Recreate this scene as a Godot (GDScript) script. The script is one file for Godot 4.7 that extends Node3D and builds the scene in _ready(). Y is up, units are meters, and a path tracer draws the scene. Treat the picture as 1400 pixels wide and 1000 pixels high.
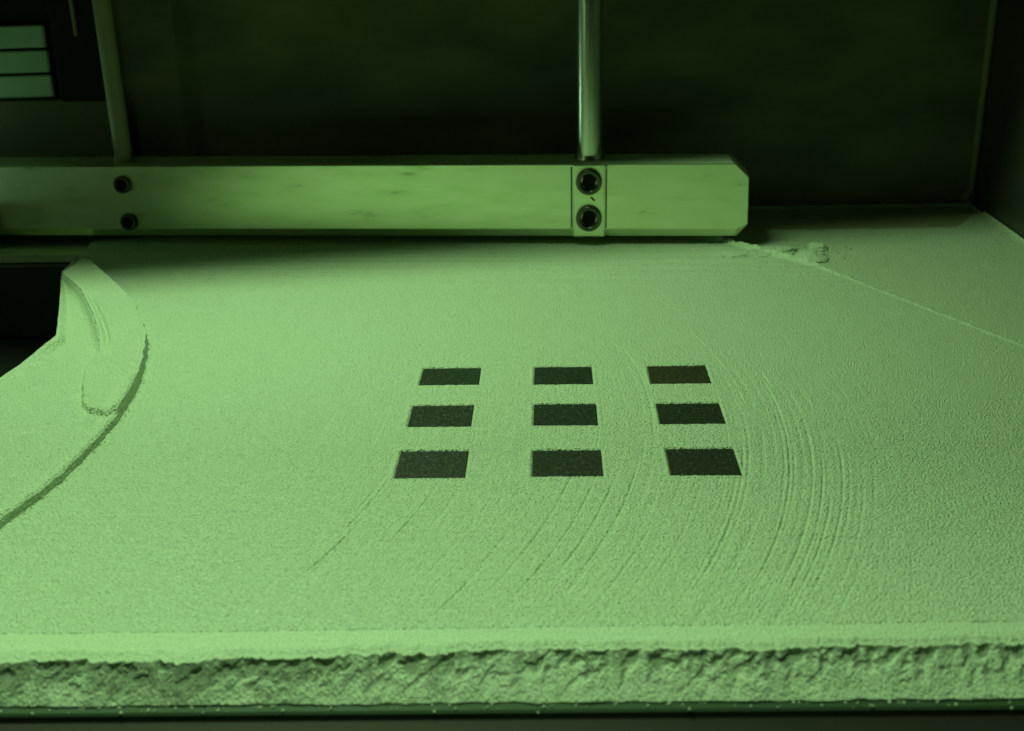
extends Node3D
# A powder bed inside a printing chamber, lit green. All lengths below are millimetres; S turns them into metres.

const S := 0.001
var used_names := {}
var fine := FastNoiseLite.new()
var mid := FastNoiseLite.new()
var broad := FastNoiseLite.new()
var rock := FastNoiseLite.new()
var groove := PackedFloat32Array()
var M := {}


# ---------------------------------------------------------------- helpers
func numbered(called: String) -> String:
	if not used_names.has(called):
		used_names[called] = 0
		return called
	used_names[called] += 1
	return "%s_%03d" % [called, used_names[called]]


func thing(called: String, label: String, category: String, at := Vector3.ZERO, turn := 0.0, group := "") -> Node3D:
	var o := Node3D.new()
	o.name = numbered(called)
	add_child(o)
	o.position = at * S
	o.rotation.y = turn
	o.set_meta("label", label)
	if category != "":
		o.set_meta("category", category)
	if group != "":
		o.set_meta("group", group)
	return o


func part(called: String, mesh: Mesh, mat: Material, parent: Node) -> MeshInstance3D:
	var o := MeshInstance3D.new()
	o.mesh = mesh
	o.material_override = mat
	o.cast_shadow = GeometryInstance3D.SHADOW_CASTING_SETTING_ON
	if parent == self:
		o.name = numbered(called)
		add_child(o)
	else:
		o.name = called
		parent.add_child(o, true)
		if o.name != called:      # Godot gave it called2, called3 ...
			var k := 1
			while parent.has_node("%s_%03d" % [called, k]):
				k += 1
			o.name = "%s_%03d" % [called, k]
	return o


func structure(called: String, label: String, mesh: Mesh, mat: Material) -> MeshInstance3D:
	var o := part(called, mesh, mat, self)
	o.set_meta("label", label)
	o.set_meta("kind", "structure")
	return o


func quad(st: SurfaceTool, a: Vector3, b: Vector3, c: Vector3, d: Vector3) -> void:   # counter-clockwise seen from outside
	for v in [a, c, b, a, d, c]:
		st.add_vertex(v * S)


# a box with chamfered edges, centre c, size s, chamfer b
func chamfer_box(c: Vector3, s: Vector3, b := 0.4) -> ArrayMesh:
	var st := SurfaceTool.new()
	st.begin(Mesh.PRIMITIVE_TRIANGLES)
	st.set_smooth_group(-1)
	var h := s / 2
	b = minf(b, minf(h.x, minf(h.y, h.z)) * 0.9)
	var ax := [Vector3.RIGHT, Vector3.UP, Vector3.BACK]
	for i in 3:
		for sg in [1.0, -1.0]:
			var n: Vector3 = ax[i] * sg
			var u: Vector3 = ax[(i + 1) % 3]
			var v: Vector3 = ax[(i + 2) % 3] * sg
			var o: Vector3 = c + n * h[i]
			var hu: float = h[(i + 1) % 3] - b
			var hv: float = h[(i + 2) % 3] - b
			quad(st, o - u * hu - v * hv, o + u * hu - v * hv, o + u * hu + v * hv, o - u * hu + v * hv)
	for i in 3:                                  # edges along axis i
		var u: Vector3 = ax[(i + 1) % 3]
		var v: Vector3 = ax[(i + 2) % 3]
		var w: Vector3 = ax[i]
		var hu: float = h[(i + 1) % 3]
		var hv: float = h[(i + 2) % 3]
		var hw: float = h[i] - b
		for su in [1.0, -1.0]:
			for sv in [1.0, -1.0]:
				var p: Vector3 = c + u * su * hu + v * sv * (hv - b)
				var q: Vector3 = c + u * su * (hu - b) + v * sv * hv
				if su * sv > 0:
					quad(st, p - w * hw, q - w * hw, q + w * hw, p + w * hw)
				else:
					quad(st, q - w * hw, p - w * hw, p + w * hw, q + w * hw)
	for sx in [1.0, -1.0]:
		for sy in [1.0, -1.0]:
			for sz in [1.0, -1.0]:
				var p := c + Vector3(sx * h.x, sy * (h.y - b), sz * (h.z - b))
				var q := c + Vector3(sx * (h.x - b), sy * h.y, sz * (h.z - b))
				var r := c + Vector3(sx * (h.x - b), sy * (h.y - b), sz * h.z)
				var tri := [p, r, q] if sx * sy * sz > 0 else [p, q, r]
				for t in tri:
					st.add_vertex(t * S)
	st.generate_normals()
	return st.commit()


# rows x columns of points (mm) into one smooth sheet; points run left to right, back to front
func sheet(nu: int, nv: int, pts: PackedVector3Array) -> ArrayMesh:
	var nrm := PackedVector3Array()
	nrm.resize(pts.size())
	for j in nv:
		var up := maxi(j - 1, 0) * nu
		var dn := mini(j + 1, nv - 1) * nu
		var row := j * nu
		for i in nu:
			var du := pts[row + mini(i + 1, nu - 1)] - pts[row + maxi(i - 1, 0)]
			var dv := pts[dn + i] - pts[up + i]
			nrm[row + i] = dv.cross(du).normalized()
	for k in pts.size():
		pts[k] *= S
	var idx := PackedInt32Array()
	idx.resize((nu - 1) * (nv - 1) * 6)
	var at := 0
	for j in nv - 1:
		for i in nu - 1:
			var a := j * nu + i
			idx[at] = a
			idx[at + 1] = a + 1
			idx[at + 2] = a + nu
			idx[at + 3] = a + 1
			idx[at + 4] = a + nu + 1
			idx[at + 5] = a + nu
			at += 6
	var arr := []
	arr.resize(Mesh.ARRAY_MAX)
	arr[Mesh.ARRAY_VERTEX] = pts
	arr[Mesh.ARRAY_NORMAL] = nrm
	arr[Mesh.ARRAY_INDEX] = idx
	var m := ArrayMesh.new()
	m.add_surface_from_arrays(Mesh.PRIMITIVE_TRIANGLES, arr)
	return m


# profile of (radius, height) turned round the axis; flat-shaded rings where the profile bends sharply are given as doubled points
func lathe(profile: Array, axis_z := false, n := 48) -> ArrayMesh:
	var pts := PackedVector3Array()
	for p in profile:
		for k in n + 1:
			var a := TAU * k / n
			if axis_z:
				pts.append(Vector3(p[0] * cos(a), p[0] * sin(a), p[1]))
			else:
				pts.append(Vector3(p[0] * cos(a), p[1], -p[0] * sin(a)))
	return sheet(n + 1, profile.size(), pts)


func table(t: Array, x: float) -> float:         # piecewise linear, t = [[x, y], ...] rising in x
	if x <= t[0][0]:
		return t[0][1]
	for k in range(1, t.size()):
		if x <= t[k][0]:
			return lerpf(t[k - 1][1], t[k][1], (x - t[k - 1][0]) / (t[k][0] - t[k - 1][0]))
	return t[-1][1]


func noise(seed_: int, freq: float, octaves := 1, kind := FastNoiseLite.TYPE_SIMPLEX_SMOOTH) -> FastNoiseLite:
	var f := FastNoiseLite.new()
	f.seed = seed_
	f.noise_type = kind
	f.frequency = freq
	f.fractal_type = FastNoiseLite.FRACTAL_FBM if octaves > 1 else FastNoiseLite.FRACTAL_NONE
	f.fractal_octaves = octaves
	return f


func noise_texture(seed_: int, freq: float, octaves: int, from: Color, to: Color, px := 1024, kind := FastNoiseLite.TYPE_SIMPLEX_SMOOTH) -> NoiseTexture2D:
	var t := NoiseTexture2D.new()
	t.width = px
	t.height = px
	t.seamless = true
	t.noise = noise(seed_, freq, octaves, kind)
	var g := Gradient.new()
	g.set_color(0, from)
	g.set_color(1, to)
	t.color_ramp = g
	return t


func bump_texture(seed_: int, freq: float, octaves: int, strength: float, px := 1024) -> NoiseTexture2D:
	var t := NoiseTexture2D.new()
	t.width = px
	t.height = px
	t.seamless = true
	t.as_normal_map = true
	t.bump_strength = strength
	t.noise = noise(seed_, freq, octaves)
	return t


func lin(r: float, g: float, b: float) -> Color:
	return Color(r, g, b).linear_to_srgb()


func material(albedo: Color, rough: float, metal := 0.0, spec := 0.5) -> StandardMaterial3D:
	var m := StandardMaterial3D.new()
	m.albedo_color = albedo
	m.roughness = rough
	m.metallic = metal
	m.metallic_specular = spec
	return m


func triplanar(m: StandardMaterial3D, mm_per_tile: float, stretch := Vector3.ONE) -> void:
	m.uv1_triplanar = true
	m.uv1_world_triplanar = true
	m.uv1_scale = stretch * (1000.0 / mm_per_tile)


func make_materials() -> void:
	var powder := material(Color.WHITE, 0.95, 0.0, 0.2)
	powder.albedo_texture = noise_texture(3, 0.3, 3, lin(0.31, 0.43, 0.265), lin(0.60, 0.735, 0.515), 2048)  # part of the green light is mixed into this colour
	powder.normal_enabled = true
	powder.normal_texture = bump_texture(5, 0.32, 2, 8.0, 2048)
	powder.normal_scale = 0.64
	(powder.albedo_texture as NoiseTexture2D).seamless = false
	(powder.normal_texture as NoiseTexture2D).seamless = false
	triplanar(powder, 480.0)
	powder.uv1_offset = Vector3(0.5, 0.5, 0.5 + 55.0 / 480.0)   # one tile spans the whole bed
	M.powder = powder
	M.soft = powder.duplicate()
	M.soft.normal_scale = 0.32
	var steel := material(Color.WHITE, 1.0, 0.92)  # metal colours lean green, imitating the green cast of the light
	var worn := noise_texture(11, 0.012, 6, lin(0.42, 0.52, 0.30), lin(0.90, 0.99, 0.72))
	worn.color_ramp.add_point(0.17, lin(0.72, 0.86, 0.53))
	worn.color_ramp.add_point(0.30, lin(0.78, 0.92, 0.58))
	steel.albedo_texture = worn
	steel.roughness_texture = noise_texture(12, 0.03, 5, Color(0.29, 0.29, 0.29), Color(0.35, 0.35, 0.35))
	steel.normal_enabled = true
	steel.normal_texture = bump_texture(13, 0.2, 3, 2.0)
	steel.normal_scale = 0.035
	triplanar(steel, 110.0, Vector3(0.25, 1.0, 1.0))
	M.steel = steel
	M.chrome = material(lin(0.72, 0.78, 0.68), 0.27, 1.0)
	M.bolt = material(lin(0.10, 0.12, 0.09), 0.28, 0.85)
	M.shaded_bolt = material(lin(0.05, 0.06, 0.04), 0.6, 0.4)  # darker copy of the bolt metal, with the left side's shade in its colour
	M.black = material(lin(0.008, 0.01, 0.007), 0.7, 0.0, 0.3)
	var wall := material(Color.WHITE, 0.33, 0.0, 0.35)
	wall.albedo_texture = noise_texture(21, 0.006, 4, lin(0.085, 0.105, 0.06), lin(0.22, 0.23, 0.14))  # tone varies at random, drawn out sideways
	triplanar(wall, 260.0, Vector3(0.4, 1.0, 1.0))
	M.wall = wall
	M.panel = material(lin(0.14, 0.165, 0.09), 0.5, 0.2, 0.4)
	M.housing = material(lin(0.012, 0.016, 0.011), 0.6, 0.0, 0.3)
	M.slat = material(lin(0.42, 0.66, 0.47), 0.45, 0.2)
	M.bead = material(lin(0.22, 0.237, 0.13), 0.6)
	M.lip = material(lin(0.03, 0.062, 0.028), 0.5, 0.2, 0.4)  # dark green lip, its shade partly put into the colour
	M.pit = material(lin(0.055, 0.075, 0.05), 0.6, 0.2, 0.4)
	M.deck = material(lin(0.45, 0.49, 0.31), 0.5, 0.4, 0.4)
	M.side = material(lin(0.035, 0.045, 0.03), 0.35, 0.0, 0.4)
	M.frame = material(lin(0.014, 0.015, 0.009), 0.55, 0.3, 0.4)
	M.lamp = material(lin(0.3, 0.45, 0.24), 0.5)
	M.lamp.emission_enabled = true
	M.lamp.emission = lin(0.655, 1.0, 0.53)
	M.lamp.emission_energy_multiplier = 1.5
	var tones := [[0.030, 0.052, 0.028], [0.024, 0.040, 0.022], [0.040, 0.045, 0.018], [0.034, 0.050, 0.032], [0.022, 0.040, 0.022], [0.022, 0.036, 0.018], [0.040, 0.055, 0.036], [0.028, 0.042, 0.024], [0.024, 0.036, 0.018]]
	for k in 9:
		var t: Array = tones[k]
		var m := material(Color.WHITE, 0.62, 0.25, 0.35)
		m.albedo_texture = noise_texture(40 + k, 0.05, 4, lin(t[0] * 0.25, t[1] * 0.25, t[2] * 0.25), lin(t[0] * 1.5, t[1] * 1.5, t[2] * 1.5), 256)
		triplanar(m, 21.0)
		M["patch_%d" % k] = m


# ---------------------------------------------------------------- powder
const ARC := [[-230.0, -222.0], [-185.0, -219.0], [-169.1, -215.6], [-163.2, -210.7], [-146.0, -199.0], [-130.0, -188.0], [-103.5, -171.4], [-87.0, -163.6], [-72.1, -156.9], [-56.0, -151.9], [-40.4, -148.1], [-22.1, -144.7], [2.2, -142.6], [22.8, -143.1], [43.3, -144.5], [57.9, -147.4], [70.2, -150.6], [95.0, -159.0], [130.0, -173.0], [180.0, -200.0]]
const RECTS := [
	[-49.1, -41.5, -28.9, -26.0], [-10.1, -41.6, 9.7, -25.6], [29.2, -41.6, 49.3, -25.3],
	[-49.3, -8.6, -29.5, 8.0], [-10.0, -8.9, 10.0, 7.8], [29.4, -8.5, 49.5, 7.5],
	[-49.2, 25.4, -29.1, 43.1], [-10.0, 25.6, 10.1, 42.6], [29.3, 25.3, 49.1, 42.5]]
# grooves drawn by one curved blade: [place p, from z, to z, depth, half width]
const CUTS := [[67.6, -25, 101, 0.34, 0.5], [66.0, -10, 60, 0.12, 0.5], [54.2, 22, 104, 0.24, 0.55], [55.9, 0, 96, 0.15, 0.5], [52.6, 40, 110, 0.13, 0.6], [50.0, -20, 70, 0.14, 0.4], [71.4, -20, 90, 0.13, 0.5], [74.0, 0, 104, 0.2, 0.45], [76.8, 30, 106, 0.28, 0.5], [79.2, 60, 112, 0.26, 0.5], [82.3, 20, 110, 0.24, 0.55], [84.2, 30, 98, 0.12, 0.5], [88.0, 50, 104, 0.11, 0.5], [110.0, 30, 108, 0.05, 0.7], [-45.1, 40, 76, 0.16, 0.5], [-43.2, 70, 100, 0.17, 0.4], [-47.0, 46, 64, 0.16, 0.5], [-30.4, 46, 82, 0.17, 0.45], [-1.0, 92, 116, 0.22, 0.5], [-13.0, 52, 106, 0.13, 0.5], [6.0, 40, 104, 0.12, 0.5], [13.2, 22, 110, 0.16, 0.5], [18.5, 44, 98, 0.17, 0.45], [24.0, 30, 100, 0.14, 0.5], [11.0, -14, 40, 0.1, 0.4], [27.4, -60, 20, 0.12, 0.5], [43.0, 48, 100, 0.1, 0.6], [61.0, 60, 104, 0.1, 0.5], [63.6, -50, 40, 0.1, 0.5], [57.5, -80, 0, 0.1, 0.5], [-8.0, 86, 112, 0.1, 0.5], [34.0, 70, 108, 0.1, 0.6]]


func make_grooves() -> void:                     # a table of fine streaks over p, half a tenth of a millimetre apart
	groove.resize(8000)
	var rng := RandomNumberGenerator.new()
	rng.seed = 77
	for k in 620:
		var p := rng.randf_range(-160.0, 235.0)
		var deep := rng.randf_range(0.02, 0.085) * (1.0 if rng.randf() < 0.8 else -0.8)
		var w := rng.randf_range(0.22, 0.5)
		for i in range(int((p + 200.0 - 3.0 * w) * 20.0), int((p + 200.0 + 3.0 * w) * 20.0)):
			if i >= 0 and i < 8000:
				var d := (i / 20.0 - 200.0 - p) / w
				groove[i] -= deep * exp(-d * d)


func edge_x(z: float) -> float:                  # right edge of the bed
	if z < -160.8:
		return 113.0 - (-160.8 - z) * 0.85
	return 113.0 + (z + 160.8) * 0.5044


func front_z(x: float) -> float:
	return 119.5 - (x + 129.0) * 0.0174


func bed_height(x: float, z: float) -> float:
	var h := fine.get_noise_2d(x, z) * 0.13 + mid.get_noise_2d(x, z) * 0.07
	var zz := z + 7.0
	var p := x + 245.0 - sqrt(60025.0 - zz * zz)
	if p > -190.0 and p < 190.0:
		var q := (p + 200.0) * 20.0
		var i := int(q)
		var where := smoothstep(-100.0, -40.0, p) * (1.0 - smoothstep(84.0, 120.0, p)) * smoothstep(-75.0, -5.0, z)
		if where > 0.0:
			var share := clampf(0.55 + 1.2 * broad.get_noise_2d(p * 9.0, z * 1.3), 0.05, 1.3)
			h += lerpf(groove[i], groove[i + 1], q - i) * where * share * 1.35
		for c in CUTS:
			var d: float = absf(p - c[0])
			if d < 1.4:
				var run := smoothstep(c[1] - 8.0, c[1] + 10.0, z) * (1.0 - smoothstep(c[2] - 12.0, c[2] + 4.0, z))
				if run > 0.0:
					d /= c[4] * 0.62
					h += (1.85 if c[0] > 35.0 else 2.5) * c[3] * run * (-exp(-d * d) + 0.2 * exp(-(d - 2.0) * (d - 2.0))) * (0.9 + 0.8 * mid.get_noise_2d(z * 0.5, c[0] * 9.0))
	# straight wiping marks at the back, close to the bar
	if z < -100.0:
		h += broad.get_noise_2d(x * 0.25 + 900.0, (z - x * 0.05) * 9.0) * 0.42 * (1.0 - smoothstep(-150.0, -100.0, z))
	return h


func powder_bed() -> void:
	var root := thing("powder_bed", "pale powder tinted green, spread flat into a bed, combed by curved grooves round nine dark patches", "powder bed")
	var nu := 1240
	var nv := 840
	var z0 := -222.0
	var z1 := 119.8
	var pts := PackedVector3Array()
	pts.resize(nu * nv)
	for j in nv:
		var z := lerpf(z0, z1, j / float(nv - 1))
		var xl := table(ARC, z) - 9.0
		var ex := edge_x(z)
		var xr := minf(ex + 1.6, 172.0)
		for i in nu:
			var x := lerpf(xl, xr, i / float(nu - 1))
			var h := bed_height(x, z)
			# pockets of the nine patches
			if z > -46.0 and z < 48.0 and x > -54.0 and x < 54.0:
				for r in RECTS:
					var ox := maxf(r[0] - x, x - r[2])
					var oz := maxf(r[1] - z, z - r[3])
					var o := maxf(ox, oz)
					if o < 1.6:
						h *= lerpf(0.45, 1.0, smoothstep(0.0, 1.6, o))
						h -= 0.75 * (1.0 - smoothstep(-0.25, 0.55, o)) - 0.22 * exp(-(o - 0.9) * (o - 0.9) * 5.0)
			# right edge: a low lip, then down to the ledge
			var e := ex - x + 0.5 * mid.get_noise_2d(z * 2.0, 300.0)
			if e < 9.0:
				var heap := smoothstep(-140.0, -172.0, z)
				var bump := 0.45 + 0.25 * mid.get_noise_2d(z, 310.0) + heap * (1.3 + 1.5 * rock.get_noise_2d(x * 0.35, z * 0.35))
				h += bump * exp(-pow((e - 1.2) / (0.9 + 1.6 * heap), 2.0)) - 2.2 * (1.0 - smoothstep(-1.0, 0.3, e))
			var f := front_z(x) - z
			if f < 0.4:
				h -= 1.2 * (1.0 - smoothstep(-0.6, 0.4, f))
			pts[j * nu + i] = Vector3(x, h, z)
	part("levelled_powder", sheet(nu, nv, pts), M.powder, root)

	# the front rim and the slope that crumbles below it
	nu = 700
	var prof := 130
	pts = PackedVector3Array()
	pts.resize(nu * prof)
	for j in prof:
		var s := j / float(prof - 1)
		for i in nu:
			var x := lerpf(-175.0, 165.0, i / float(nu - 1))
			var zf := front_z(x) + 0.35 * mid.get_noise_2d(x * 0.6, 40.0)
			var zc := table([[-200.0, 130.2], [-125.0, 129.7], [-69.0, 128.4], [-40.0, 127.0], [-13.0, 125.3], [97.0, 123.9], [170.0, 123.0]], x) + 1.3 * broad.get_noise_2d(x * 2.0, 0.0) + 0.7 * mid.get_noise_2d(x * 0.9, 0.0) + 1.3 * rock.get_noise_2d(x * 1.1, 50.0)
			var zb := lerpf(134.8, 132.2, (x + 125.0) / 222.0) + 0.4 * broad.get_noise_2d(x * 2.0, 70.0)
			var z: float
			var y: float
			var rough := 0.0
			if s < 0.05:
				z = zf - 0.4 + s / 0.05 * 0.9
				y = -0.9 + 1.15 * smoothstep(0.0, 0.05, s)
			elif s < 0.30:
				var t := (s - 0.05) / 0.25
				z = lerpf(zf + 0.5, zc, t)
				y = 0.25 + 0.5 * t + 0.12 * mid.get_noise_2d(x * 0.35, z * 2.0) + fine.get_noise_2d(x, z) * 0.07 - 0.9 * pow(smoothstep(0.66, 1.0, t), 1.5)
			elif s < 0.90:
				var t := (s - 0.30) / 0.60
				y = -0.15 - 7.85 * pow(t, 0.92)
				z = zc + 0.2 + (zb - zc - 0.2) * pow(t, 1.12) + 0.5 * mid.get_noise_2d(x, 20.0) * t
				# hollows torn out below the crest
				var torn := smoothstep(-0.02, 0.55, rock.get_noise_2d(x * 0.7 + t * 3.0, t * 6.0) + 0.55 * mid.get_noise_2d(x * 0.9 + t * 3.0, 77.0 + t * 4.0) + 0.12)
				var deep := 2.0 * torn * smoothstep(0.0, 0.16, t) * exp(-3.0 * t)
				z -= deep * 0.85
				y -= deep * 0.55
				rough = 0.8 * smoothstep(0.0, 0.12, t)
			else:
				var t := (s - 0.90) / 0.10
				y = -8.0 - 0.7 * t
				z = zb - 1.2 * t + 0.5 * mid.get_noise_2d(x, 20.0)
				rough = 0.6
			if rough > 0.0:
				var n := rough * (rock.get_noise_3d(x * 0.8 + y * 0.5, y * 0.4, z * 0.4) * 0.2 + mid.get_noise_3d(x * 0.55 + y * 0.4, y * 0.45, z * 0.45) * 0.42 + fine.get_noise_3d(x, y, z) * 0.03)
				z += n * 0.9
				y += n * 0.5
			pts[j * nu + i] = Vector3(x, y, z)
	part("crumbling_front_edge", sheet(nu, prof, pts), M.soft, root)

	var rng := RandomNumberGenerator.new()
	rng.seed = 17
	var st := SurfaceTool.new()
	st.begin(Mesh.PRIMITIVE_TRIANGLES)
	var ball := lump_mesh(0.5, 9, 8, 6)
	for k in 130:
		var x := rng.randf_range(-170.0, 160.0)
		var r := rng.randf_range(0.2, 0.7)
		var z := lerpf(136.0, 133.4, (x + 125.0) / 222.0) + absf(rng.randfn(0.0, 1.1)) - 1.0
		st.append_from(ball, 0, Transform3D(Basis.from_euler(Vector3(rng.randf() * 6, rng.randf() * 6, 0)).scaled(Vector3.ONE * r), Vector3(x, -8.35 + 0.15 * r, z) * S))
	var crumbs := part("powder_crumbs", st.commit(), M.powder, root)
	crumbs.set_meta("kind", "stuff")

	# thinner powder on the ledge to the right of the bed
	var ledge := thing("powder_ledge", "lower powder dusted ledge between the diagonal edge of the bed and the right wall", "powder")
	nu = 260
	nv = 500
	pts = PackedVector3Array()
	pts.resize(nu * nv)
	for j in nv:
		var z := lerpf(-272.5, -10.0, j / float(nv - 1))
		for i in nu:
			var x := lerpf(84.0, 217.0, i / float(nu - 1))
			var h := -1.5 + fine.get_noise_2d(x, z) * 0.06 + mid.get_noise_2d(x * 0.5, z * 0.5) * 0.12
			h -= 1.4 * smoothstep(-272.0, -270.8, z) * (1.0 - smoothstep(-229.0, -225.5, z + 1.2 * mid.get_noise_2d(x * 0.6, 50.0) + 26.0 * smoothstep(192.0, 216.0, x)))
			h += 1.2 * exp(-(217.0 - x) / 1.6) + 0.5 * exp(-(z + 272.5) / 1.5)
			pts[j * nu + i] = Vector3(x, h, z)
	part("bare_metal", box(Vector3(130, -4.4, -200), Vector3(172, 4, 144)), M.deck, ledge)
	part("dusted_powder", sheet(nu, nv, pts), M.powder, ledge)
	st = SurfaceTool.new()
	st.begin(Mesh.PRIMITIVE_TRIANGLES)
	for k in 220:                                # spill round the heap at the bar's end
		var r := 0.2 + 1.0 * pow(rng.randf(), 4.0)
		var where := Vector3(117.0 + rng.randfn(0.0, 7.0), 0, -184.0 + rng.randfn(0.0, 7.0))
		var y := -1.35 if where.x > edge_x(where.z) else 0.1
		st.append_from(ball, 0, Transform3D(Basis.from_euler(Vector3(rng.randf() * 6, rng.randf() * 6, 0)).scaled(Vector3.ONE * r), (where + Vector3(0, y + 0.2 * r, 0)) * S))
	part("powder_crumbs", st.commit(), M.powder, ledge).set_meta("kind", "stuff")


func powder_ridge() -> void:
	# the raised strip left of the bed: inner edge at the pit, outer edge along the arc
	var root := thing("powder_ridge", "raised curved ridge of powder left of the bed, broken off beside the dark pit", "powder ridge")
	var inner := [[-176.0, -222.0], [-160.0, -219.5], [-144.7, -217.2], [-102.3, -201.7], [-67.7, -189.5], [-49.8, -192.6], [-31.6, -195.2], [0.0, -199.0], [60.0, -206.0], [180.0, -230.0]]
	var crest := [[-143.1, -216.4], [-137.6, -211.8], [-119.8, -199.5], [-91.3, -184.5], [-69.9, -174.4], [-50.3, -167.2], [-33.7, -162.0]]
	var nu := 200
	var nv := 560
	var pts := PackedVector3Array()
	pts.resize(nu * nv)
	for j in nv:
		var z := lerpf(-176.0, 150.0, j / float(nv - 1))
		var xo := table(ARC, z) + 0.35 * mid.get_noise_2d(z * 0.9, 500.0) + 0.3 * rock.get_noise_2d(z * 0.7, 600.0)
		var xi := minf(table(inner, z), xo - 1.2) + 0.15 * mid.get_noise_2d(z * 1.2, 700.0)
		var xc := table(crest, z)
		var lobe_left := table([[-60.0, -172.0], [-50.3, -167.2], [-33.0, -166.5], [-16.3, -161.0], [-7.0, -157.5], [-1.0, -153.0], [1.5, -147.0]], z) + 0.8 * mid.get_noise_2d(z * 0.5, 800.0)
		for i in nu:
			var u := i / float(nu - 1)
			var x: float
			var y: float
			if u < 0.06:                         # wall down into the pit
				var t := u / 0.06
				x = xi - 1.2 * (1.0 - t)
				y = lerpf(-26.0, 0.0, t)
			elif u > 0.90:                       # broken step down to the bed
				var t := (u - 0.90) / 0.10
				x = xo + 0.4 * t + 0.2 * sin(PI * t) * rock.get_noise_2d(z * 1.6, t * 6.0)
				y = 0.0
			else:
				x = lerpf(xi, xo, (u - 0.06) / 0.84)
			var back := smoothstep(-30.0, -150.0, z)
			var h := 1.75 + 0.85 * back + fine.get_noise_2d(x, z) * 0.10 + mid.get_noise_2d(x * 0.7, z * 0.7) * 0.15
			var xx := clampf(x, xi, xo)
			# lobe of extra powder beside the arc, ends rounded near z = 0
			var lobe := 0.0
			if z < 3.0:
				var from := xc if z < -50.0 else lobe_left
				var d := minf(xx - from, 1.5 - z)
				lobe = smoothstep(-0.2, 0.7, d + 0.4 * mid.get_noise_2d(xx, z)) * lerpf(1.9, 2.9, smoothstep(0.0, -60.0, z))
			h += lobe
			if z < -40.0:
				# scooped face left of the crest, and the narrow groove on the crest's right
				var fade := smoothstep(-40.0, -70.0, z)
				var dc := xx - xc
				if dc < 0.0:
					var width := maxf(xc - xi, 1.0)
					h += fade * (2.8 * exp(dc / 1.5) + 2.0 * smoothstep(0.72, 1.0, -dc / width) - 1.2 * sin(PI * clampf(-dc / width, 0.0, 1.0)))
				else:
					h += fade * (0.9 * exp(-dc / 1.2) - 1.7 * exp(-pow((dc - 3.4) / 1.1, 2.0)) * smoothstep(-140.0, -90.0, z))
			# rim along the pit, rim along the outer edge
			h += 1.1 * exp(-pow((xx - xi - 1.5) / 1.3, 2.0)) * smoothstep(-80.0, -66.0, z) - 0.45 * exp(-pow((xx - xi - 4.2) / 0.5, 2.0)) * smoothstep(-66.0, -54.0, z) * (1.0 - smoothstep(-40.0, -30.0, z))
			h += 1.3 * exp(-pow((xo - xx - 1.0) / 1.0, 2.0)) * smoothstep(-34.0, -24.0, z) - 0.25 * exp(-pow((xo - xx - 4.0) / 0.8, 2.0)) * smoothstep(-34.0, -20.0, z)
			if u < 0.06:
				y = lerpf(-26.0, h, u / 0.06)
			elif u > 0.90:
				y = lerpf(h, -0.6, smoothstep(0.0, 1.0, (u - 0.90) / 0.10))
			else:
				y = h
			pts[j * nu + i] = Vector3(x, y, z)
	part("raised_powder", sheet(nu, nv, pts), M.powder, root)
	# small crumbs fallen off the outer edge
	var rng := RandomNumberGenerator.new()
	rng.seed = 5
	var st := SurfaceTool.new()
	st.begin(Mesh.PRIMITIVE_TRIANGLES)
	var ball := lump_mesh(0.5, 9, 8, 6)
	for k in 110:
		var z := rng.randf_range(-100.0, 110.0)
		var r := rng.randf_range(0.2, 0.7)
		var x := table(ARC, z) + 0.5 + absf(rng.randfn(0.0, 0.7))
		st.append_from(ball, 0, Transform3D(Basis.from_euler(Vector3(rng.randf() * 6, rng.randf() * 6, 0)).scaled(Vector3.ONE * r), Vector3(x, 0.1 * r, z) * S))
	var crumbs := part("powder_crumbs", st.commit(), M.powder, root)
	crumbs.set_meta("kind", "stuff")


func lump_mesh(r: float, seed_: int, nu := 48, nv := 28, rough := 0.25) -> ArrayMesh:
	var f := noise(seed_, 0.75 / r, 5)
	var pts := PackedVector3Array()
	for j in nv + 1:
		var b := PI * j / nv
		for i in nu + 1:
			var a := -TAU * i / nu
			var d := Vector3(sin(b) * cos(a), cos(b), sin(b) * sin(a))
			if i == nu:
				d = Vector3(sin(b), cos(b), 0)
			pts.append(d * r * (1.0 + rough * 2.0 * f.get_noise_3dv(d * r)))
	return sheet(nu + 1, nv + 1, pts)


func clumps() -> void:
	var g := [
		["powder_clump", Vector3(97.0, -1.0, -183.0), Vector3(14.0, 2.8, 7.0), 0.35, "low flat clump of powder left of a crack beside the bar's end"],
		["powder_clump", Vector3(113.6, -1.3, -177.0), Vector3(7.0, 2.6, 9.0), 0.1, "rounded upright clump of powder at the bed's far right corner"],
		["powder_clump", Vector3(119.5, -0.7, -190.0), Vector3(3.8, 2.6, 4.5), 0.6, "small dim crumb of powder behind the corner clump on the ledge"],
		["powder_clump", Vector3(82.5, -0.3, -178.5), Vector3(9.0, 1.9, 4.0), 0.15, "thin smear of powder under the chamfered bar end"]]
	var k := 31
	for c in g:
		var o := part(c[0], lump_mesh(1.0, k, 110, 70, 0.18), M.powder, self)
		o.position = c[1] * S
		o.rotation.y = c[3]
		o.scale = c[2]
		o.set_meta("label", c[4])
		o.set_meta("category", "clump")
		k += 1


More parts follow.
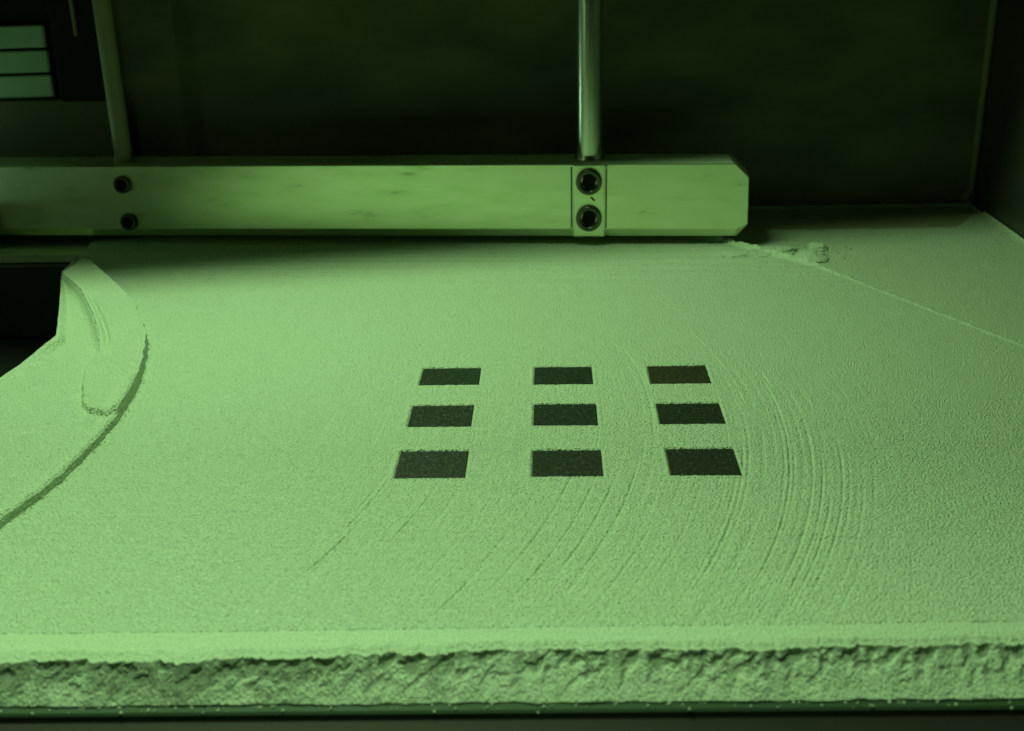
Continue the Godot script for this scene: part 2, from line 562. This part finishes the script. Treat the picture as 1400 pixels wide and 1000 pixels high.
# ---------------------------------------------------------------- patches
func patches() -> void:
	var words := [
		"dark green metal patch at the back left of the nine", "dark metal patch with a pale speck, back row middle", "olive brown metal patch with a faint seam, back right of the nine",
		"speckled dark metal patch, middle row left", "dark metal patch in the very centre of the nine", "dark metal patch with a pale scratch, middle row right",
		"grey flecked metal patch at the front left of the nine", "dark metal patch in the front row middle", "blackish metal patch at the front right, beside the deepest groove"]
	for k in 9:
		var r: Array = RECTS[k]
		var c := Vector3((r[0] + r[2]) / 2, 0, (r[1] + r[3]) / 2)
		var root := thing("fused_metal_patch", words[k], "metal patch", c, 0.0, "dark rectangular patches fused into the powder bed")
		var hx: float = (r[2] - r[0]) / 2
		var hz: float = (r[3] - r[1]) / 2
		var nu := 64
		var nv := 52
		var f := noise(200 + k, 0.35, 3)
		var pts := PackedVector3Array()
		for j in nv:
			var v := lerpf(-1.0, 1.0, (j - 1) / float(nv - 3))
			for i in nu:
				var u := lerpf(-1.0, 1.0, (i - 1) / float(nu - 3))
				var x := clampf(u, -1, 1) * hx
				var z := clampf(v, -1, 1) * hz
				var y := -0.22 + f.get_noise_2d(x, z) * 0.09 + fine.get_noise_2d(x * 1.7 + k * 50, z * 1.7) * 0.05
				if absf(u) < 1.01 and absf(v) < 1.01:
					var e := minf(hx - absf(x), hz - absf(z))
					y += 0.05 * exp(-e * e * 4.0)
					x += 0.04 * f.get_noise_2d(z * 3.0, 90.0 * signf(x)) * smoothstep(0.9, 1.0, absf(u))
					z += 0.04 * f.get_noise_2d(x * 3.0, 70.0 * signf(z)) * smoothstep(0.9, 1.0, absf(v))
				else:
					y = -1.2
				pts.append(Vector3(x, y, z))
		part("fused_surface", sheet(nu, nv, pts), M["patch_%d" % k], root)
		# loose grains left lying on it
		var rng := RandomNumberGenerator.new()
		rng.seed = 900 + k
		var st := SurfaceTool.new()
		st.begin(Mesh.PRIMITIVE_TRIANGLES)
		var ball := lump_mesh(0.5, 9, 6, 4)
		for n in [40, 60, 16, 90, 70, 40, 260, 90, 60][k]:
			var s := rng.randf_range(0.08, 0.24)
			st.append_from(ball, 0, Transform3D(Basis.from_euler(Vector3(rng.randf() * 6, rng.randf() * 6, 0)).scaled(Vector3(s, s * 0.6, s)), Vector3(rng.randf_range(-hx, hx) * 0.96, -0.16, rng.randf_range(-hz, hz) * 0.96) * S))
		var grains := part("powder_grains", st.commit(), M.powder, root)
		grains.set_meta("kind", "stuff")


# ---------------------------------------------------------------- recoater bar
func ring_loft(rings: Array, cap_last := true) -> ArrayMesh:   # rings of equal length, from back to front, counter-clockwise seen from the front
	var st := SurfaceTool.new()
	st.begin(Mesh.PRIMITIVE_TRIANGLES)
	st.set_smooth_group(-1)
	var n: int = rings[0].size()
	for k in rings.size() - 1:
		for i in n:
			var j := (i + 1) % n
			quad(st, rings[k][i], rings[k][j], rings[k + 1][j], rings[k + 1][i])
	for i in range(1, n - 1):
		for v in [rings[-1][0], rings[-1][i + 1], rings[-1][i]]:
			st.add_vertex(v * S)
		for v in [rings[0][0], rings[0][i], rings[0][i + 1]]:
			st.add_vertex(v * S)
	st.generate_normals()
	return st.commit()


func ring(outline: Array, z: float) -> Array:
	var out := []
	for p in outline:
		out.append(Vector3(p[0], p[1], z))
	return out


func bolt(parent: Node, at: Vector3, r: float, mat: Material) -> void:
	var head := lathe([[r * 1.0, -1.0], [r * 1.0, 1.9], [r * 0.95, 2.3], [r * 0.86, 2.5], [r * 0.74, 2.5], [r * 0.66, 2.2], [r * 0.62, 1.6], [r * 0.62, 0.05]], true)
	var o := part("bolt", head, mat, parent)
	o.position = at * S
	var hex := []
	for k in 6:
		hex.append(Vector3(r * 0.6 * cos(TAU * k / 6 + 0.3), r * 0.6 * sin(TAU * k / 6 + 0.3), 0))
	var st := SurfaceTool.new()
	st.begin(Mesh.PRIMITIVE_TRIANGLES)
	st.set_smooth_group(-1)
	for k in 6:                                  # six walls of the socket and its floor
		var a: Vector3 = hex[k]
		var b: Vector3 = hex[(k + 1) % 6]
		var dn := Vector3(0, 0, 0.12)
		quad(st, b + dn, a + dn, a + Vector3(0, 0, 1.7), b + Vector3(0, 0, 1.7))
		for v in [dn, b + dn, a + dn]:
			st.add_vertex(v * S)
	st.generate_normals()
	part("hex_socket", st.commit(), M.black, o)


func recoater() -> void:
	var root := thing("recoater_bar", "long pale metal recoater bar with a chamfered end, held by two rods over the bed", "recoater bar", Vector3(-274.27, 0, -212.70), -0.0561)
	var outer := [[-70.0, 4.0], [357.4, 4.0], [362.4, 9.4], [362.0, 32.4], [355.6, 38.8], [-70.0, 38.8]]
	var face := [[-70.0, 8.2], [357.0, 8.2], [361.8, 10.6], [361.4, 32.0], [355.2, 38.3], [-70.0, 38.3]]
	part("beam", ring_loft([ring(outer, -22.0), ring(outer, -3.2), ring(face, 0.0)]), M.steel, root)
	# pale layer over the top of the beam, thinning out to the left
	var nu := 300
	var nv := 34
	var pts := PackedVector3Array()
	for j in nv:
		for i in nu:
			var x := lerpf(120.0, 354.6, i / float(nu - 1))
			var z := lerpf(-21.6, -0.5, j / float(nv - 1))
			var thick := smoothstep(0.0, 0.55, smoothstep(150.0, 300.0, x) + 0.7 * mid.get_noise_2d(x * 0.5, z * 1.5) - 0.15)
			var rim := smoothstep(0.0, 1.2, minf(minf(-0.5 - z, z + 21.6), 354.6 - x))
			pts.append(Vector3(x, 38.55 + thick * rim * (0.55 + 0.25 * fine.get_noise_2d(x, z)), z))
	part("pale_layer", sheet(nu, nv, pts), M.powder, root)
	# the clamp block, a hair proud of the beam, with a black strip painted as the shadowed slot each side
	var block := part("clamp_block", chamfer_box(Vector3(288.6, 21.4, -2.5), Vector3(14.6, 33.6, 6.4), 0.35), M.steel, root)
	block.set_meta("label", "clamp block with two bolts")
	part("slot_shade", chamfer_box(Vector3(280.6, 23.0, -0.6), Vector3(0.7, 29.0, 1.4), 0.1), M.black, root)
	part("slot_shade", chamfer_box(Vector3(296.6, 23.0, -0.6), Vector3(0.7, 29.0, 1.4), 0.1), M.black, root)
	bolt(root, Vector3(288.7, 30.8, 0.75), 6.0, M.bolt)
	bolt(root, Vector3(288.7, 13.6, 0.75), 6.0, M.bolt)
	bolt(root, Vector3(66.2, 30.0, 0.0), 4.2, M.shaded_bolt)
	bolt(root, Vector3(66.8, 11.8, 0.0), 4.2, M.shaded_bolt)
	var pin := part("shiny_dot", lathe([[0.02, 1.1], [0.45, 1.0], [0.8, 0.6], [0.9, 0.0], [0.9, -1.0]].map(func(p): return p), true, 24), M.chrome, root)  # small shiny dot, modelled as a rounded pin
	pin.position = Vector3(296.4, 37.6, 0.1) * S
	var nick := part("dark_scratch", chamfer_box(Vector3.ZERO, Vector3(2.6, 0.8, 0.5), 0.15), M.black, root)  # small dark mark for a scratch on the block
	nick.position = Vector3(290.4, 22.6, 0.75) * S
	nick.rotation.z = -0.75
	var rod := part("support_rod", lathe([[6.2, 140.0], [6.2, 41.6], [6.6, 40.4], [7.0, 39.8], [7.0, 38.0]], false, 64), M.chrome, root)
	rod.position = Vector3(288.6, 0, -12.0) * S
	var thin := part("support_rod", lathe([[4.1, 140.0], [4.1, 41.0], [4.8, 40.2], [4.8, 38.0]], false, 64), M.bead, root)
	thin.position = Vector3(63.2, 0, -12.0) * S


# ---------------------------------------------------------------- chamber
func box(c: Vector3, s: Vector3, b := 0.4) -> ArrayMesh:
	return chamfer_box(c, s, b)


func chamber() -> void:
	structure("chamber_floor", "dark metal floor of the chamber under the powder", box(Vector3(20, -20.5, -70), Vector3(425, 15, 410)), M.frame)
	var back := structure("back_wall", "dark mottled metal back wall of the chamber", box(Vector3(-50, 180, -278), Vector3(620, 440, 10)), M.wall)
	var cr := part("corner_bead", lathe([[1.9, 300.0], [1.9, 60.0], [1.7, 3.0], [2.2, 0.5]], false, 24), M.bead, back)
	cr.position = Vector3(216.4, 0, -272.2) * S
	var blob := part("sealant_blob", lump_mesh(3.2, 61, 32, 20), M.bead, back)
	blob.position = Vector3(215.0, 3.0, -270.8) * S
	var right := structure("right_wall", "dark right wall of the chamber beyond the powder ledge", box(Vector3(223, 180, -60), Vector3(10, 440, 424)), M.side)
	right.position = Vector3.ZERO
	structure("left_wall", "dark left wall of the chamber", box(Vector3(-346, 180, -60), Vector3(10, 440, 424)), M.wall)
	structure("ceiling", "dark ceiling of the chamber", box(Vector3(-60, 405, -60), Vector3(590, 10, 424)), M.wall)
	# left part of the back wall
	var panel := thing("side_panel", "plain olive metal panel on the back wall, left of the thin rod", "panel", Vector3(-275, 0, -266))
	part("plate", box(Vector3(0, 31, -1.5), Vector3(106, 62, 5), 0.6), M.panel, panel)
	var vent := thing("slatted_vent", "green slatted gas vent in a dark housing on the back wall, upper left", "vent", Vector3(-290, 60, -262))
	part("housing", box(Vector3(50.7, 42, -1.5), Vector3(25, 80, 12), 0.8), M.housing, vent)
	part("back_plate", box(Vector3(8, 42, -5), Vector3(60, 80, 4), 0.6), M.housing, vent)
	for k in 3:
		var s := part("slat", box(Vector3.ZERO, Vector3(60, 10.8, 3.0), 0.8), M.slat, vent)
		s.position = Vector3(3.6, 9.3 + k * 12.2, 0.2) * S
		s.rotation.z = 0.012
		s.rotation.x = -0.10
	var pipe := part("pipe", lathe([[0.02, 3.0], [0.95, 3.0], [0.95, 60.0]].map(func(p): return [p[0], 63.0 - p[1]]), false, 20), M.bead, vent)
	pipe.position = Vector3(51.4, 31.5, 5.4) * S
	# the pit at the left, and the bright deck edge behind it
	var pit := thing("overflow_pit", "black open overflow pit left of the powder ridge", "pit", Vector3(-270, 0, -90))
	part("pit_floor", box(Vector3(0, -44, 0), Vector3(150, 4, 260)), M.housing, pit)
	part("pit_wall", box(Vector3(0, -23, -104.5), Vector3(150, 36, 5)), M.pit, pit)
	part("pit_wall", box(Vector3(-68, -23, 5), Vector3(6, 36, 210)), M.pit, pit)
	var deck := part("deck_edge", box(Vector3(-271, -2.3, -206), Vector3(140, 4, 22), 0.15), M.steel, self)
	deck.set_meta("label", "bright polished metal deck edge behind the pit, under the bar's left end")
	deck.set_meta("category", "deck edge")
	var frame := thing("front_frame", "dark metal frame rail along the bottom front of the bed", "frame rail", Vector3(0, 0, 140))
	var lip := part("inner_lip", box(Vector3(0, -10.4, -10), Vector3(470, 4, 16), 0.5), M.lip, frame)
	lip.position = Vector3(-10, 0, -2.2) * S
	lip.rotation.y = 0.012
	part("rail", box(Vector3(0, -16.2, 4), Vector3(480, 12, 40), 1.0), M.frame, frame)


func lamp(at: Vector3, size: Vector2, energy: float, color: Color, label: String, tilt := Vector3(-PI / 2, 0, 0), lip := 0.0) -> void:
	var root := thing("unseen_lamp", label, "lamp", at)  # every lamp made here stands out of view
	root.rotation = tilt
	part("lamp_housing", chamfer_box(Vector3(0, 0, 9), Vector3(size.x + 14, size.y + 14, 12), 1.0), M.housing, root)
	part("lamp_diffuser", chamfer_box(Vector3(0, 0, 1.6), Vector3(size.x, size.y, 2.4), 0.4), M.lamp, root)
	if lip > 0.0:                                # an added plate that keeps its light off the back of the chamber
		part("added_lamp_lip", chamfer_box(Vector3(0, size.y / 2 + 8, -lip / 2), Vector3(size.x + 60, 3, lip), 0.5), M.housing, root)
	if lip < 0.0:  # added side plate that keeps the light off the bar
		part("added_lamp_lip", chamfer_box(Vector3(-size.x / 2 - 1.5, 0, lip / 2), Vector3(1.5, size.y + 8, -lip), 0.3), M.housing, root)
	var l := AreaLight3D.new()
	l.name = "light"
	l.area_size = size * S
	l.light_color = color
	l.light_energy = energy
	l.shadow_enabled = true
	l.area_range = 3.0
	l.area_attenuation = 2.0
	l.area_normalize_energy = true
	root.add_child(l)


func _ready() -> void:
	# camera
	var cam := Camera3D.new()
	cam.name = "camera"
	cam.near = 0.02
	cam.far = 5.0
	var attr := CameraAttributesPhysical.new()
	attr.frustum_focal_length = 38.6475
	attr.frustum_focus_distance = 0.395
	attr.frustum_near = 0.02
	attr.frustum_far = 5.0
	attr.exposure_aperture = 20.0
	attr.exposure_multiplier = 1.0
	cam.attributes = attr
	cam.fov = 34.494
	cam.keep_aspect = Camera3D.KEEP_HEIGHT
	cam.transform = Transform3D(Basis(Vector3(0.999379, -0.021875, -0.027639), Vector3(0.010228, 0.930359, -0.366508), Vector3(0.033732, 0.365998, 0.930004)), Vector3(-4.128, 151.380, 341.440) * S)
	add_child(cam)
	cam.current = true
	# surroundings: nothing beyond the chamber gives light
	var we := WorldEnvironment.new()
	we.name = "surroundings"
	var env := Environment.new()
	env.background_mode = Environment.BG_COLOR
	env.background_color = Color.BLACK
	env.tonemap_mode = Environment.TONE_MAPPER_LINEAR
	env.tonemap_exposure = 1.0
	env.sdfgi_enabled = true
	env.ssao_enabled = true
	env.ssil_enabled = true
	we.environment = env
	add_child(we)
	make_materials()
	# lamps, all out of view and placed for what they light
	lamp(Vector3(-140, 380, -60), Vector2(190, 90), 0.162, lin(0.655, 1.0, 0.53), "unseen long green white lamp, placed to light the bed from above left")  # unseen main lamp, placed for the brightness across the bed
	lamp(Vector3(-50, 330, 178), Vector2(200, 30), 0.05, lin(0.655, 1.0, 0.53), "unseen green white lamp with an added rear lip, placed to light the front edge", Vector3(-PI / 2, 0, 0), 72.0)  # out of view, brightens the crumbling front slope
	lamp(Vector3(-336, 9, -196), Vector2(16, 8), 0.0022, lin(0.5, 1.0, 0.58), "unseen small green lamp low at the left, placed to light the deck edge", Vector3(0, -PI / 2, 0), -60.0)  # unseen, placed for the bright streak on the deck edge
	lamp(Vector3(-336, 122, 95), Vector2(12, 150), 0.002, lin(0.655, 1.0, 0.53), "unseen upright green white light strip at the left, placed to give the rod its highlight", Vector3(0, -PI / 2, 0))  # out of view, gives the rod its bright line
	lamp(Vector3(-336, 64, -226), Vector2(16, 10), 0.0004, lin(0.5, 1.0, 0.58), "unseen small green lamp at the left, placed to light the slatted vent", Vector3(0, -PI / 2, 0))  # unseen, there to brighten the slats

	fine = noise(1, 0.75, 2)
	mid = noise(2, 0.16, 3)
	broad = noise(4, 0.022, 2)
	rock = noise(8, 0.33, 4)
	make_grooves()
	chamber()
	var hood := part("unseen_hood", box(Vector3(20, 60, -40), Vector3(500, 120, 80), 1.0), M.wall, self)  # out of view, set to throw shade over the bar and rear
	hood.position = Vector3(-92, 135, -132.0) * S
	hood.rotation.y = 0.2
	hood.set_meta("label", "unseen dark hood above the view, placed to shade the bar and the back of the chamber")
	hood.set_meta("category", "hood")
	powder_bed()
	powder_ridge()
	clumps()
	patches()
	recoater()
